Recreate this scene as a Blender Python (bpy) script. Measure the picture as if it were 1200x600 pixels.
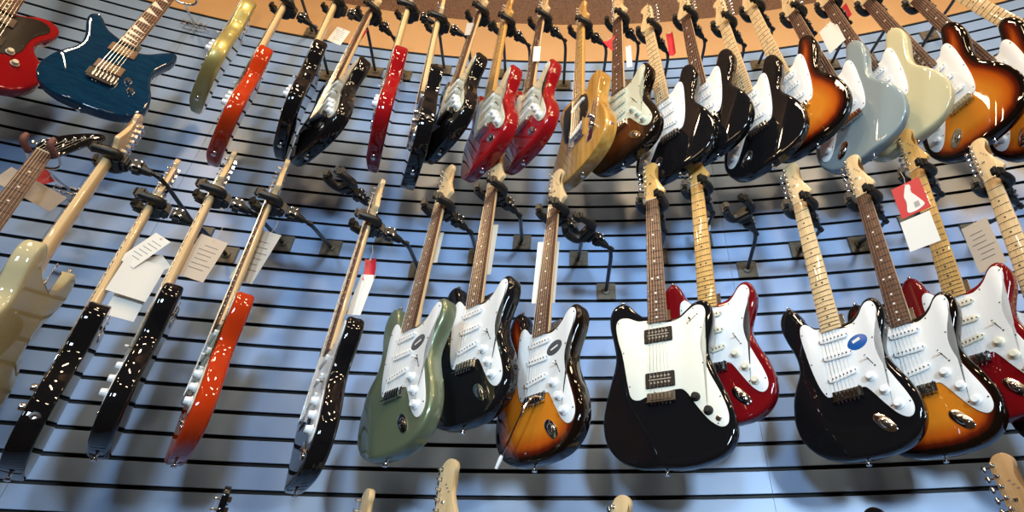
import bpy, bmesh, math, random
from mathutils import Vector, Matrix, geometry

random.seed(4)
for o in list(bpy.data.objects): bpy.data.objects.remove(o)
SC = bpy.context.scene
COL = SC.collection
R = math.radians

# ------------------------------------------------------------ camera, world, lights, exposure
EYE = 1.35                                   # eye height of the photographer
F_PX, PITCH, PPX, PPY = 673.24, 0.6366, 684.6, 300.0
WX, WY, WR = -0.034, -4.518, 6.310           # centre and radius of the curved wall (plan)
PITCH_SLAT = 0.0762
Z_K0 = EYE + 0.434                           # a groove height; the others follow every 3 inches
Z_TOP = EYE + 2.564
Z_CEIL = EYE + 2.913

cd = bpy.data.cameras.new('camera'); cam = bpy.data.objects.new('camera', cd); COL.objects.link(cam)
cam.location = (0, 0, EYE); cam.rotation_euler = (math.pi/2 + PITCH, 0, 0)
cd.sensor_width = 36; cd.lens = F_PX/1200*36; cd.shift_x = -(PPX-600)/1200; cd.clip_start = .02
SC.camera = cam
SC.view_settings.view_transform = 'Standard'; SC.view_settings.look = 'None'
SC.view_settings.gamma = 1; SC.view_settings.exposure = -0.10
SC.view_settings.use_curve_mapping = False

W = bpy.data.worlds.new('World'); SC.world = W; W.use_nodes = True
W.node_tree.nodes['Background'].inputs[0].default_value = (0.55, 0.33, 0.18, 1)
W.node_tree.nodes['Background'].inputs[1].default_value = 0.07

def area(loc, target, sx, sy, power, color, spread=180):  # used for the unseen windows' daylight as well as the ceiling lamps
    ld = bpy.data.lights.new('area_light', 'AREA'); ld.shape = 'RECTANGLE'; ld.size = sx; ld.size_y = sy
    ld.energy = power; ld.color = color; ld.spread = R(spread)
    o = bpy.data.objects.new('area_light', ld); COL.objects.link(o); o.location = loc
    d = Vector(target) - Vector(loc); o.rotation_euler = d.to_track_quat('-Z', 'Y').to_euler()
    return o
DAY = (0.62, 0.82, 1.0); WARM = (1.0, 0.62, 0.32); HALO = (1.0, 0.72, 0.42)
# daylight from the shop windows behind the photographer
area((-1.2, -4.8, 2.6), (0.2, 1.7, 2.35), .75, .75, 18, DAY, 48)
area((1.5, -4.9, 2.7), (0.35, 1.8, 2.35), .75, .75, 27, DAY, 52)
# ceiling lamps
for lx, ly in ((-2.2, -1.6), (-.9, -2.2), (.5, -2.4), (1.9, -2.0), (-1.6, -.3), (-.3, -.2), (1.0, -.3), (2.2, -.6)):
    area((lx, ly, 4.2), (lx*.7, ly+1.6, 2.2), .42, .07, 8.0 if lx < 0 else 9.5, HALO, 140)
for lx, ly in ((-1.7, .2), (-.75, .45), (.2, .5), (1.15, .4), (1.9, .1)):
    area((lx, ly, 4.05), (lx*1.15, ly+1.1, 3.55), .12, .12, 7.5, HALO)

# ------------------------------------------------------------ helpers
def ray(x, y):
    u = (x-PPX)/F_PX; v = -(y-PPY)/F_PX
    return Vector((u, math.cos(PITCH)-v*math.sin(PITCH), math.sin(PITCH)+v*math.cos(PITCH))).normalized()
def at(x, y, a):
    """world point seen at (x, y) that hangs a metres in front of the curved wall"""
    d = ray(x, y); r = WR-a
    A = d.x**2+d.y**2; B = -(d.x*WX+d.y*WY); C = WX*WX+WY*WY-r*r
    return d*((-B+math.sqrt(B*B-A*C))/A) + Vector((0, 0, EYE))
def radial(p):
    return Vector((p.x-WX, p.y-WY, 0)).normalized()

def tag(o, label=None, cat=None, group=None, kind=None):
    if label: o['label'] = label
    if cat: o['category'] = cat
    if group: o['group'] = group
    if kind: o['kind'] = kind
    return o
def link(name, me, parent=None, mw=None):
    o = bpy.data.objects.new(name, me); COL.objects.link(o)
    if parent: o.parent = parent
    if mw is not None: o.matrix_world = mw
    return o
def finish(bm, name, mats, smooth=35):
    bmesh.ops.recalc_face_normals(bm, faces=bm.faces)
    me = bpy.data.meshes.new(name); bm.to_mesh(me); bm.free()
    for m in (mats if isinstance(mats, (list, tuple)) else [mats]): me.materials.append(m)
    me.polygons.foreach_set('use_smooth', [True]*len(me.polygons))
    if smooth < 180: me.set_sharp_from_angle(angle=R(smooth))
    return me

def spline(pts, step=7.0):
    """closed centripetal-like Catmull-Rom through pts, resampled evenly; returns CCW list"""
    n = len(pts); dense = []
    for i in range(n):
        p0, p1, p2, p3 = (Vector(pts[(i+j) % n]) for j in (-1, 0, 1, 2))
        for s in range(12):
            t = s/12
            dense.append(.5*((2*p1)+(p2-p0)*t+(2*p0-5*p1+4*p2-p3)*t*t+(3*p1-p0-3*p2+p3)*t**3))
    L = [0]
    for i in range(len(dense)): L.append(L[-1]+(dense[(i+1) % len(dense)]-dense[i]).length)
    k = max(12, int(L[-1]/step)); out = []; j = 0
    for i in range(k):
        t = L[-1]*i/k
        while L[j+1] < t: j += 1
        q = (t-L[j])/max(1e-9, L[j+1]-L[j])
        out.append(dense[j].lerp(dense[(j+1) % len(dense)], q))
    ar = sum(out[i].x*out[(i+1) % k].y-out[(i+1) % k].x*out[i].y for i in range(k))
    if ar < 0: out.reverse()
    return out
def inset(loop, d):
    n = len(loop); out = []
    for i in range(n):
        t = (loop[(i+1) % n]-loop[i-1])
        if t.length < 1e-9: out.append(loop[i].copy()); continue
        t.normalize(); out.append(loop[i]+Vector((-t.y, t.x))*d)
    return out

def slab(bm, loop, y0, y1, bev, mi=0, zoff=0, front=None):
    """extrude a closed loop (mm, x/z) between depths y0 (front) and y1 (back), edges rounded by bev"""
    rings = []
    prof = [(bev, y0), (bev*.3, y0+bev*.3), (0, y0+bev), (0, y1-bev), (bev*.3, y1-bev*.3), (bev, y1)] if bev > 0 else [(0, y0), (0, y1)]
    for d, y in prof:
        lp = inset(loop, d) if d else loop
        rings.append([bm.verts.new((p.x/1000, y/1000, (p.y+zoff)/1000)) for p in lp])
    n = len(loop)
    for a, b in zip(rings, rings[1:]):
        for i in range(n):
            f = bm.faces.new((a[i], a[(i+1) % n], b[(i+1) % n], b[i])); f.material_index = mi
    for rg in (rings[0], rings[-1]):
        f = bm.faces.new(rg); f.material_index = mi
        bmesh.ops.triangulate(bm, faces=[f])
def box(bm, c, s, M=None, mi=0, bev=0):
    g = bmesh.ops.create_cube(bm, size=1)
    vs = g['verts']
    for v in vs: v.co = Vector((v.co.x*s[0], v.co.y*s[1], v.co.z*s[2]))
    if bev:
        es = {e for v in vs for e in v.link_edges}
        r = bmesh.ops.bevel(bm, geom=list(es), offset=bev, segments=2, affect='EDGES', clamp_overlap=True)
        fs = set(r['faces'])
        vs = list({v for f in fs for v in f.verts})
        allv = set(vs); stack = list(vs)
        while stack:
            v = stack.pop()
            for e in v.link_edges:
                w = e.other_vert(v)
                if w not in allv: allv.add(w); stack.append(w)
        vs = list(allv)
    T = Matrix.Translation(Vector(c)) @ (M.to_4x4() if M else Matrix.Identity(4))
    for v in vs: v.co = T @ v.co
    for f in {f for v in vs for f in v.link_faces}: f.material_index = mi
def tube(bm, pts, r, n=10, mi=0, cap=True):
    pts = [Vector(p) for p in pts]; rs = r if isinstance(r, (list, tuple)) else [r]*len(pts)
    rings = []; up = None
    for i, p in enumerate(pts):
        if i == 0: t = pts[1]-p
        elif i == len(pts)-1: t = p-pts[i-1]
        else: t = (p-pts[i-1]).normalized()+(pts[i+1]-p).normalized()
        t.normalize()
        if up is None:
            up = t.orthogonal().normalized()
        up = (up-t*up.dot(t)).normalized(); w = t.cross(up)
        rings.append([bm.verts.new(p+(up*math.cos(2*math.pi*k/n)+w*math.sin(2*math.pi*k/n))*rs[i]) for k in range(n)])
    for a, b in zip(rings, rings[1:]):
        for k in range(n):
            f = bm.faces.new((a[k], a[(k+1) % n], b[(k+1) % n], b[k])); f.material_index = mi
    if cap:
        for rg in (rings[0], rings[-1]):
            f = bm.faces.new(rg); f.material_index = mi
def lathe(bm, c, axis, prof, n=16, mi=0):
    """prof: (distance along axis, radius)"""
    c = Vector(c); ax = Vector(axis).normalized(); tube(bm, [c+ax*d for d, _ in prof], [max(r, 1e-5) for _, r in prof], n, mi)
def bez(p0, p1, p2, p3, n=10):
    p0, p1, p2, p3 = map(Vector, (p0, p1, p2, p3)); o = []
    for i in range(n+1):
        t = i/n; o.append(p0*(1-t)**3+p1*3*t*(1-t)**2+p2*3*t*t*(1-t)+p3*t**3)
    return o

# ------------------------------------------------------------ materials
def mat(name, col, rough=.4, metal=0, coat=0, spec=.5):
    m = bpy.data.materials.new(name); m.use_nodes = True; b = m.node_tree.nodes['Principled BSDF']
    b.inputs['Base Color'].default_value = (*col, 1); b.inputs['Roughness'].default_value = rough
    b.inputs['Metallic'].default_value = metal; b.inputs['Coat Weight'].default_value = coat
    b.inputs['Coat Roughness'].default_value = .03; b.inputs['Specular IOR Level'].default_value = spec
    return m
def noise_mix(m, c1, c2, scale=(1, 1, 1), nscale=20, lo=.35, hi=.65, detail=4, bump=0):
    nt = m.node_tree; b = nt.nodes['Principled BSDF']
    tc = nt.nodes.new('ShaderNodeTexCoord'); mp = nt.nodes.new('ShaderNodeMapping'); mp.inputs['Scale'].default_value = scale
    nz = nt.nodes.new('ShaderNodeTexNoise'); nz.inputs['Scale'].default_value = nscale; nz.inputs['Detail'].default_value = detail
    cr = nt.nodes.new('ShaderNodeValToRGB'); cr.color_ramp.elements[0].position = lo; cr.color_ramp.elements[1].position = hi
    cr.color_ramp.elements[0].color = (*c1, 1); cr.color_ramp.elements[1].color = (*c2, 1)
    nt.links.new(tc.outputs['Object'], mp.inputs[0]); nt.links.new(mp.outputs[0], nz.inputs['Vector'])
    nt.links.new(nz.outputs[0], cr.inputs[0]); nt.links.new(cr.outputs[0], b.inputs['Base Color'])
    if bump:
        bp = nt.nodes.new('ShaderNodeBump'); bp.inputs['Strength'].default_value = bump; bp.inputs['Distance'].default_value = .002
        nt.links.new(nz.outputs[0], bp.inputs['Height']); nt.links.new(bp.outputs[0], b.inputs['Normal'])
    return m
def paint(name, col, metal=0, rough=.6): return mat(name, col, rough, metal, 1.0, .0)
def burst(name, stops):
    m = mat(name, (.5, .2, .02), .6, 0, 1.0, 0); nt = m.node_tree; b = nt.nodes['Principled BSDF']
    at_ = nt.nodes.new('ShaderNodeAttribute'); at_.attribute_name = 'edge'
    tc = nt.nodes.new('ShaderNodeTexCoord'); mp = nt.nodes.new('ShaderNodeMapping'); mp.inputs['Scale'].default_value = (30, 30, 2.5)
    nz = nt.nodes.new('ShaderNodeTexNoise'); nz.inputs['Scale'].default_value = 1.5; nz.inputs['Detail'].default_value = 5
    nt.links.new(tc.outputs['Object'], mp.inputs[0]); nt.links.new(mp.outputs[0], nz.inputs['Vector'])
    ma = nt.nodes.new('ShaderNodeMath'); ma.operation = 'MULTIPLY_ADD'; ma.inputs[1].default_value = .10
    nt.links.new(nz.outputs[0], ma.inputs[0]); nt.links.new(at_.outputs['Fac'], ma.inputs[2])
    cr = nt.nodes.new('ShaderNodeValToRGB'); el = cr.color_ramp.elements
    while len(el) < len(stops): el.new(.5)
    for e, (p, c) in zip(el, stops): e.position = p; e.color = (*c, 1)
    nt.links.new(ma.outputs[0], cr.inputs[0]); nt.links.new(cr.outputs[0], b.inputs['Base Color'])
    return m
M = {}
M['black'] = paint('gloss_black', (.006, .006, .007))
M['red'] = paint('candy_red', (.28, .006, .009))
M['darkred'] = paint('deep_red', (.15, .004, .006))
M['orange'] = paint('fiesta_orange', (.44, .035, .006), .1)
M['cream'] = paint('cream_finish', (.56, .51, .31))
M['bluegrey'] = paint('ice_blue', (.24, .30, .32), .25)
M['sage'] = paint('sage_metallic', (.17, .21, .13), .45, .35)
M['gold'] = paint('gold_finish', (.42, .36, .13), .45, .35)
M['blue'] = noise_mix(paint('trans_blue', (.01, .06, .13)), (.003, .022, .060), (.006, .042, .095), (1, 1, 6), 25, .3, .7)
M['natural'] = noise_mix(paint('butterscotch', (.6, .35, .08)), (.40, .19, .035), (.62, .36, .09), (14, 14, 1.2), 3, .35, .7)
M['sunburst'] = burst('three_tone_burst', [(.19, (.006, .003, .002)), (.31, (.10, .010, .003)), (.46, (.42, .075, .006)), (.85, (.58, .19, .014))])
M['darkburst'] = burst('dark_burst', [(.12, (.006, .004, .003)), (.55, (.030, .008, .004)), (.95, (.09, .022, .006))])
M['maple'] = noise_mix(mat('maple', (.8, .6, .35), .3, 0, .6), (.66, .46, .23), (.78, .58, .32), (40, 40, 2), 2, .3, .7)
M['amber'] = noise_mix(mat('amber_maple', (.7, .4, .12), .3, 0, .6), (.56, .30, .075), (.70, .42, .13), (40, 40, 2), 2, .3, .7)
M['rosewood'] = noise_mix(mat('rosewood', (.12, .05, .03), .45), (.06, .020, .012), (.14, .055, .030), (60, 60, 3), 3, .35, .65)
M['fret'] = mat('fret_wire', (.75, .75, .72), .25, 1)
M['dot_dark'] = mat('dot_dark', (.02, .02, .02), .4)
M['dot_shark'] = mat('shark_inlay', (.80, .80, .74), .3)
M['dot_pearl'] = mat('dot_pearl', (.85, .85, .8), .3)
M['string'] = mat('string_steel', (.7, .68, .62), .3, 1)
M['chrome'] = mat('chrome', (.80, .80, .80), .12, 1)
M['pole'] = mat('pole_piece', (.32, .26, .20), .5, 0)
M['steel_dark'] = mat('dark_steel', (.12, .12, .12), .3, 1)
M['white_plastic'] = mat('white_plastic', (.78, .80, .80), .3, 0, .2, .3)
M['mint_plastic'] = mat('mint_plastic', (.62, .66, .54), .22, 0, .4)
M['grey_plastic'] = mat('aged_plastic', (.50, .50, .44), .25, 0, .4)
M['black_plastic'] = mat('black_plastic', (.014, .010, .008), .45, 0, 0, .25)
M['aged_white'] = mat('parchment_plastic', (.72, .68, .54), .35)
M['pure_white'] = mat('bright_white_plastic', (.85, .87, .88), .3)
M['rubber'] = mat('black_rubber', (.008, .008, .008), .42)
M['cream_guard'] = mat('cream_pickguard', (.76, .75, .64), .3, 0, .2, .3)
M['pickup_brown'] = mat('pickup_brown', (.16, .085, .045), .4)
M['oak'] = noise_mix(mat('brown_maple', (.5, .3, .15), .35, 0, .5), (.40, .22, .09), (.52, .31, .14), (40, 40, 2), 2, .3, .7)
M['brown_rubber'] = mat('brown_rubber', (.20, .075, .06), .6)
M['arm'] = mat('black_rod', (.012, .012, .012), .35)
M['plate'] = noise_mix(mat('hanger_plate', (.10, .085, .06), .5), (.085, .07, .048), (.15, .125, .085), (1, 1, 3), 40, .3, .7)
M['paper'] = mat('white_card', (.74, .74, .70), .6)
M['paper_beige'] = mat('beige_card', (.52, .44, .35), .6)
M['paper_grey'] = mat('grey_film', (.42, .42, .40), .3)
M['paper_red'] = mat('red_card', (.52, .02, .035), .45)
M['ink'] = mat('print_ink', (.14, .12, .12), .6)
M['sticker'] = mat('blue_sticker', (.01, .09, .35), .3)
M['sticker_dark'] = mat('dark_sticker', (.07, .07, .08), .3)

# setting
mw_ = mat('slat_laminate', (.30, .42, .62), .32, 0, 0, .5); noise_mix(mw_, (.22, .345, .58), (.28, .405, .64), (1, 1, .7), 2.2, .3, .7)
mg = mat('groove_black', (.004, .004, .005), .6)
mt = noise_mix(mat('tan_paint', (.5, .3, .15), .7), (.50, .29, .13), (.55, .33, .15), (1, 1, 1), 3)
mc = noise_mix(mat('soffit', (.2, .14, .11), .9), (.24, .16, .11), (.55, .39, .29), (1, 1, 1), 260, .35, .65, 2, .3)
mf = noise_mix(mat('carpet', (.1, .08, .07), .95), (.07, .055, .05), (.12, .10, .085), (1, 1, 1), 300)

# ------------------------------------------------------------ the setting
def arc_pt(th, r, z): return Vector((WX+r*math.sin(th), WY+r*math.cos(th), z))
TH0, TH1 = R(-44), R(44)
def arc_strip(bm, r0, r1, z0, z1, t0=TH0, t1=TH1, seg=120, mi=0, side=None):
    n = max(2, int(seg*(t1-t0)/(TH1-TH0))); rows = []
    for i in range(n+1):
        th = t0+(t1-t0)*i/n
        rows.append([bm.verts.new(arc_pt(th, r, z)) for r, z in ((r0, z0+.0012), (r0+.0012, z0), (r1, z0), (r1, z1), (r0+.0012, z1), (r0, z1-.0012))])
    for a, b in zip(rows, rows[1:]):
        for k in range(6):
            f = bm.faces.new((a[k], b[k], b[(k+1) % 6], a[(k+1) % 6])); f.material_index = side if side is not None and k in (1, 2, 3) else mi
    bm.faces.new(rows[0]).material_index = mi; bm.faces.new(rows[-1]).material_index = mi
def theta_of(x, y):
    p = at(x, y, 0); return math.atan2(p.x-WX, p.y-WY)
SEAMS = [TH0, theta_of(146.7, 143), theta_of(190, 252), theta_of(851, 285), TH1]
bm = bmesh.new()
ks = range(-24, 28)
for a, b in zip(SEAMS, SEAMS[1:]):
    for k in ks:
        z = Z_K0+k*PITCH_SLAT
        arc_strip(bm, WR, WR+.012, z+.0061, z+PITCH_SLAT-.0061, a+.00009, b-.00009, side=1)
arc_strip(bm, WR+.012, WR+.03, Z_K0-24.2*PITCH_SLAT, Z_TOP-.004, mi=1, seg=120)
tag(link('wall_back', finish(bm, 'wall_back', [mw_, mg], 30)), kind='structure')
bm = bmesh.new(); arc_strip(bm, WR+.001, WR+.05, Z_TOP, Z_CEIL+.02)
tag(link('wall_upper', finish(bm, 'wall_upper', mt)), kind='structure')
bm = bmesh.new(); arc_strip(bm, WR-.006, WR+.03, Z_TOP-.005, Z_TOP+.005)
tag(link('trim_1', finish(bm, 'trim_1', mg)), kind='structure')
bm = bmesh.new()
box(bm, (0, -1.2, Z_CEIL+.05), (11, 7.6, .1))
tag(link('ceiling', finish(bm, 'ceiling', mc)), kind='structure')
bm = bmesh.new(); box(bm, (0, -1.2, -.05), (11, 7.6, .1))
tag(link('floor', finish(bm, 'floor', mf)), kind='structure')
bm = bmesh.new(); arc_strip(bm, WR-.004, WR+.03, .0, Z_K0-24.2*PITCH_SLAT+.01)
tag(link('baseboard_back', finish(bm, 'baseboard_back', mg)), kind='structure')

# ------------------------------------------------------------ guitar shapes (millimetres; z from the nut, bass side on the left)
BODY = {
 'double': [(0, -813), (-60, -808), (-113, -785), (-150, -742), (-163, -690), (-156, -640), (-138, -596), (-121, -562), (-117, -530), (-124, -492), (-138, -452), (-147, -415), (-146, -384), (-134, -360), (-115, -351), (-98, -358), (-88, -376), (-79, -398), (-66, -420), (-48, -436), (-30, -442),
            (0, -448), (30, -452), (48, -450), (64, -443), (80, -428), (93, -411), (108, -402), (124, -403), (136, -417), (142, -444), (137, -478), (124, -512), (115, -542), (117, -572), (130, -606), (149, -646), (162, -694), (160, -738), (140, -776), (104, -800), (55, -811)],
 'single': [(0, -810), (-70, -806), (-125, -785), (-155, -745), (-160, -695), (-149, -645), (-128, -597), (-115, -555), (-116, -515), (-128, -470), (-135, -435), (-125, -410), (-98, -400), (-65, -406), (-33, -414),
            (0, -430), (28, -452), (42, -452), (50, -438), (58, -418), (76, -406), (104, -409), (127, -428), (133, -460), (122, -505), (115, -547), (126, -597), (148, -645), (160, -695), (155, -745), (125, -785), (70, -806)],
 'offset': [(-10, -868), (-70, -862), (-125, -838), (-160, -793), (-171, -738), (-164, -682), (-149, -632), (-136, -590), (-132, -548), (-140, -498), (-150, -452), (-150, -412), (-136, -384), (-112, -374), (-90, -384), (-70, -408), (-50, -428), (-30, -438),
            (0, -446), (30, -455), (58, -452), (82, -434), (104, -416), (130, -410), (150, -424), (158, -458), (150, -504), (138, -548), (138, -592), (153, -645), (173, -702), (186, -758), (181, -808), (152, -846), (98, -866), (40, -872)],
 'super': [(0, -800), (-60, -796), (-112, -776), (-148, -738), (-160, -690), (-152, -640), (-133, -596), (-116, -560), (-112, -526), (-120, -486), (-134, -450), (-145, -418), (-147, -392), (-136, -376), (-120, -376), (-104, -390), (-90, -410), (-70, -428), (-30, -444),
           (0, -452), (28, -466), (46, -464), (68, -448), (92, -420), (114, -398), (132, -392), (142, -408), (140, -444), (126, -484), (114, -524), (114, -556), (126, -596), (146, -640), (157, -690), (150, -738), (118, -776), (60, -796)],
 'rounded': [(0, -800), (-70, -795), (-128, -770), (-162, -722), (-168, -668), (-150, -615), (-122, -575), (-112, -545), (-122, -510), (-142, -475), (-150, -435), (-138, -405), (-108, -392), (-78, -402), (-52, -425), (-28, -440),
             (0, -446), (28, -440), (52, -425), (78, -402), (108, -392), (138, -405), (150, -435), (142, -475), (122, -510), (112, -545), (122, -575), (150, -615), (168, -668), (162, -722), (128, -770), (70, -795)],
}
GUARD = {
 'rounded': [(-31, -450), (-60, -432), (-95, -420), (-120, -432), (-124, -458), (-104, -496), (-92, -540), (-88, -600), (-60, -640), (0, -650), (60, -640), (88, -600), (92, -540), (104, -496), (124, -458), (120, -432), (95, -420), (60, -432), (31, -450)],
 'double': [(-31, -450), (-46, -446), (-62, -428), (-76, -420), (-88, -430), (-91, -462), (-86, -515), (-79, -566), (-69, -612), (-56, -642), (-42, -648), (0, -642), (42, -642), (56, -652), (80, -690), (104, -724), (126, -740), (141, -733), (146, -710), (137, -676), (121, -636), (106, -596), (99, -562), (100, -532), (110, -498), (123, -464), (128, -438), (122, -419), (108, -414), (94, -424), (78, -446), (58, -462), (31, -468)],
 'single': [(-32, -440), (-60, -430), (-90, -432), (-100, -455), (-98, -500), (-92, -560), (-82, -610), (-60, -622), (-20, -600), (25, -600), (48, -592), (60, -560), (58, -520), (48, -480), (34, -464)],
 'offset': [(-31, -452), (-60, -448), (-92, -432), (-118, -432), (-128, -454), (-122, -500), (-110, -545), (-102, -590), (-94, -640), (-84, -680), (-62, -690), (-36, -682), (40, -672), (66, -680), (92, -722), (122, -764), (150, -784), (168, -776), (170, -744), (156, -694), (135, -642), (120, -592), (117, -548), (128, -500), (138, -462), (134, -436), (114, -428), (92, -440), (66, -460), (31, -468)],
}
HEAD = {
 'hooked': [(-21, -4), (-25, 12), (-18, 42), (0, 74), (28, 108), (62, 140), (92, 158), (106, 150), (100, 130), (76, 92), (56, 52), (40, 22), (21, -4)],
 'strat': [(-21, -4), (-21, 8), (-24, 24), (-27, 45), (-28, 80), (-29, 115), (-30, 142), (-27, 160), (-17, 174), (-2, 179), (12, 176), (22, 166), (24, 152), (17, 138), (15, 124), (21, 100), (31, 72), (43, 46), (46, 36), (40, 28), (28, 18), (22, 8), (21, -4)],
 'slim': [(-21, -4), (-22, 12), (-25, 30), (-26, 90), (-27, 150), (-22, 170), (-6, 181), (10, 178), (20, 166), (20, 150), (12, 136), (12, 110), (16, 70), (24, 42), (30, 28), (24, 14), (21, 6), (21, -4)],
 'arrow': [(-21, -4), (-26, 10), (-36, 35), (-40, 70), (-36, 110), (-22, 150), (4, 184), (12, 180), (16, 150), (24, 110), (32, 60), (30, 26), (22, 8), (21, -4)],
}
BOTTOM = {'double': 813, 'single': 810, 'offset': 870, 'super': 800, 'rounded': 800}

def mir(pts, m): return [(-x, z) for x, z in pts] if m else pts
def contour(x, z, kind):          # carved forearm bevel (front) and belly cut (back), in mm
    if kind == 'single': return 0, 0
    t = max(0, min(1, (-x*.80-(z+640)*.45-88)/75)); t2 = max(0, min(1, (-x-78)/50))*max(0, 1-abs(z+565)/120)
    return 13*t*t*(3-2*t), 14*t2*t2*(3-2*t2)

CACHE = {}
def body_mesh(kind, m, material):
    key = ('body', kind, m, material)
    if key in CACHE: return CACHE[key]
    loop = spline(mir(BODY[kind], m), 7); zo = BOTTOM[kind]; n = len(loop)
    bm = bmesh.new(); lay = bm.verts.layers.float.new('edge')
    H = 22.5; bv = 9 if kind != 'single' else 3.5
    def vert(p, y, e):
        cf, cb = contour(-p.x if m else p.x, p.y, kind)
        y = y+cf*max(0, -y/H) if y < 0 else y-cb*(y/H)
        v = bm.verts.new((p.x/1000, y/1000, (p.y+zo)/1000)); v[lay] = e; return v
    prof = [(bv, -H), (bv*.55, -H+bv*.12), (bv*.2, -H+bv*.42), (0, -H+bv), (0, -3), (0, H-bv), (bv*.2, H-bv*.42), (bv*.55, H-bv*.12), (bv, H)]
    rings = [[vert(p, y, d/100) for p in (inset(loop, d) if d else loop)] for d, y in prof]
    for a, b in zip(rings, rings[1:]):
        for i in range(n): bm.faces.new((a[i], a[(i+1) % n], b[(i+1) % n], b[i]))
    inner = inset(loop, bv)
    segs = [(loop[i], loop[(i+1) % n]) for i in range(n)]
    def dist(p):
        best = 1e9
        for a, b in segs:
            ab = b-a; t = max(0, min(1, (p-a).dot(ab)/max(1e-9, ab.length_squared))); d = (p-a-ab*t).length
            if d < best: best = d
        return best
    def inside(p):
        c = False
        for a, b in segs:
            if (a.y > p.y) != (b.y > p.y) and p.x < (b.x-a.x)*(p.y-a.y)/(b.y-a.y)+a.x: c = not c
        return c
    grid = []
    for ix in range(-20, 21):
        for iz in range(-90, -34):
            p = Vector((ix*10+(5 if iz % 2 else 0), iz*10))
            if inside(p):
                d = dist(p)
                if d > bv+5: grid.append((p, d))
    cos = inner+[g[0] for g in grid]
    out = geometry.delaunay_2d_cdt(cos, [(i, (i+1) % n) for i in range(n)], [], 1, 1e-4)
    vs, fs, orig = out[0], out[2], out[3]
    for rg, y in ((rings[0], -H), (rings[-1], H)):
        mp = []
        for i, v in enumerate(vs):
            o = orig[i][0] if orig[i] else None
            if o is not None and o < n: mp.append(rg[o])
            else:
                d = grid[o-n][1] if o is not None else 20
                mp.append(vert(Vector(v), y, min(1, d/100)))
        for f in fs:
            q = [mp[i] for i in f]
            if len(set(q)) == 3:
                try: bm.faces.new(q)
                except ValueError: pass
    me = finish(bm, 'body', M[material], 60); CACHE[key] = me; return me

def cached(key, fn):
    if key not in CACHE: CACHE[key] = fn()
    return CACHE[key]

def neck_mesh(zo, mtl):
    bm = bmesh.new(); rows = []; S = [(-2, 21, 15), (-60, 22.5, 15), (-180, 24.5, 16), (-300, 26.5, 17), (-385, 27.8, 18), (-410, 28, 22), (-462, 28.4, 22)]
    for z, w, d in S:
        row = [Vector((-w, -27))]+[Vector((-w*math.cos(math.pi*i/10), -27+3+(d-3)*math.sin(math.pi*i/10)**.8)) for i in range(11)]+[Vector((w, -27))]
        rows.append([bm.verts.new((p.x/1000, p.y/1000, (z+zo)/1000)) for p in row])
    n = len(rows[0])
    for a, b in zip(rows, rows[1:]):
        for i in range(n): bm.faces.new((a[i], a[(i+1) % n], b[(i+1) % n], b[i]))
    bm.faces.new(rows[0]); bm.faces.new(rows[-1])
    return finish(bm, 'neck', M[mtl], 40)
def fret_z(n): return -648*(1-2**(-n/12))
def board_mesh(zo, wood, dot, nf=21):
    bm = bmesh.new(); rows = []; zend = fret_z(nf)-9
    def w(z): return 21+z/zend*7.6
    for z in (0, zend*.5, zend):
        ww = w(z); rows.append([bm.verts.new((x*ww/1000, y/1000, (z+zo)/1000)) for x, y in ((-1, -27), (-1, -31.2), (-.6, -32.8), (0, -33.3), (.6, -32.8), (1, -31.2), (1, -27))])
    for a, b in zip(rows, rows[1:]):
        for i in range(7): bm.faces.new((a[i], a[(i+1) % 7], b[(i+1) % 7], b[i]))
    bm.faces.new(rows[0]); bm.faces.new(rows[-1])
    for k in range(1, nf+1):
        z = fret_z(k); ww = w(z)/1000
        tube(bm, [(-ww, -.0318, (z+zo)/1000), (-ww*.6, -.0334, (z+zo)/1000), (0, -.0339, (z+zo)/1000), (ww*.6, -.0334, (z+zo)/1000), (ww, -.0318, (z+zo)/1000)], .0011, 5, 1)
    for k in (3, 5, 7, 9, 12, 15, 17, 19, 21):
        if k > nf: continue
        z = (fret_z(k)+fret_z(k-1))/2
        for x in ((-9, 9) if k == 12 else (0,)):
            if dot == 'dot_shark':
                zz0, zz1 = (fret_z(k)-3+zo)/1000, (fret_z(k-1)+3+zo)/1000; ww = w(z)*.8/1000
                vs = [bm.verts.new((sx*ww, -.0342, zz)) for sx, zz in ((-1, zz1), (-1, zz0), (1, zz0))]; f = bm.faces.new(vs); f.material_index = 2; break
            lathe(bm, (x/1000, -.0329, (z+zo)/1000), (0, -1, 0), [(0, .0031), (.0008, .0031)], 10, 2)
    return finish(bm, 'fretboard', [wood, M['fret'], M[dot]], 40)
def head_mesh(kind, m, zo, mtl, face=None):
    bm = bmesh.new(); slab(bm, spline(mir(HEAD[kind], m), 4), -27, -13, 1.5, 0, zo)
    if kind in ('strat', 'slim'):
        fx = -1 if m else 1; box(bm, (fx*-.004, -.0285, (78+zo)/1000), (.010, .004, .006), mi=1, bev=.001)
        for i in range(3): box(bm, (fx*(.010-.006*i), -.02715, (100+i*9+zo)/1000), (.006, .0004, .003), mi=2)
        return finish(bm, 'headstock', [M[mtl], M['chrome'], M['ink']], 30)
    if face: slab(bm, inset(spline(mir(HEAD[kind], m), 4), 4), -27.8, -26.5, .3, 1, zo)
    return finish(bm, 'headstock', [M[mtl]]+([M[face]] if face else []), 30)
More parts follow.
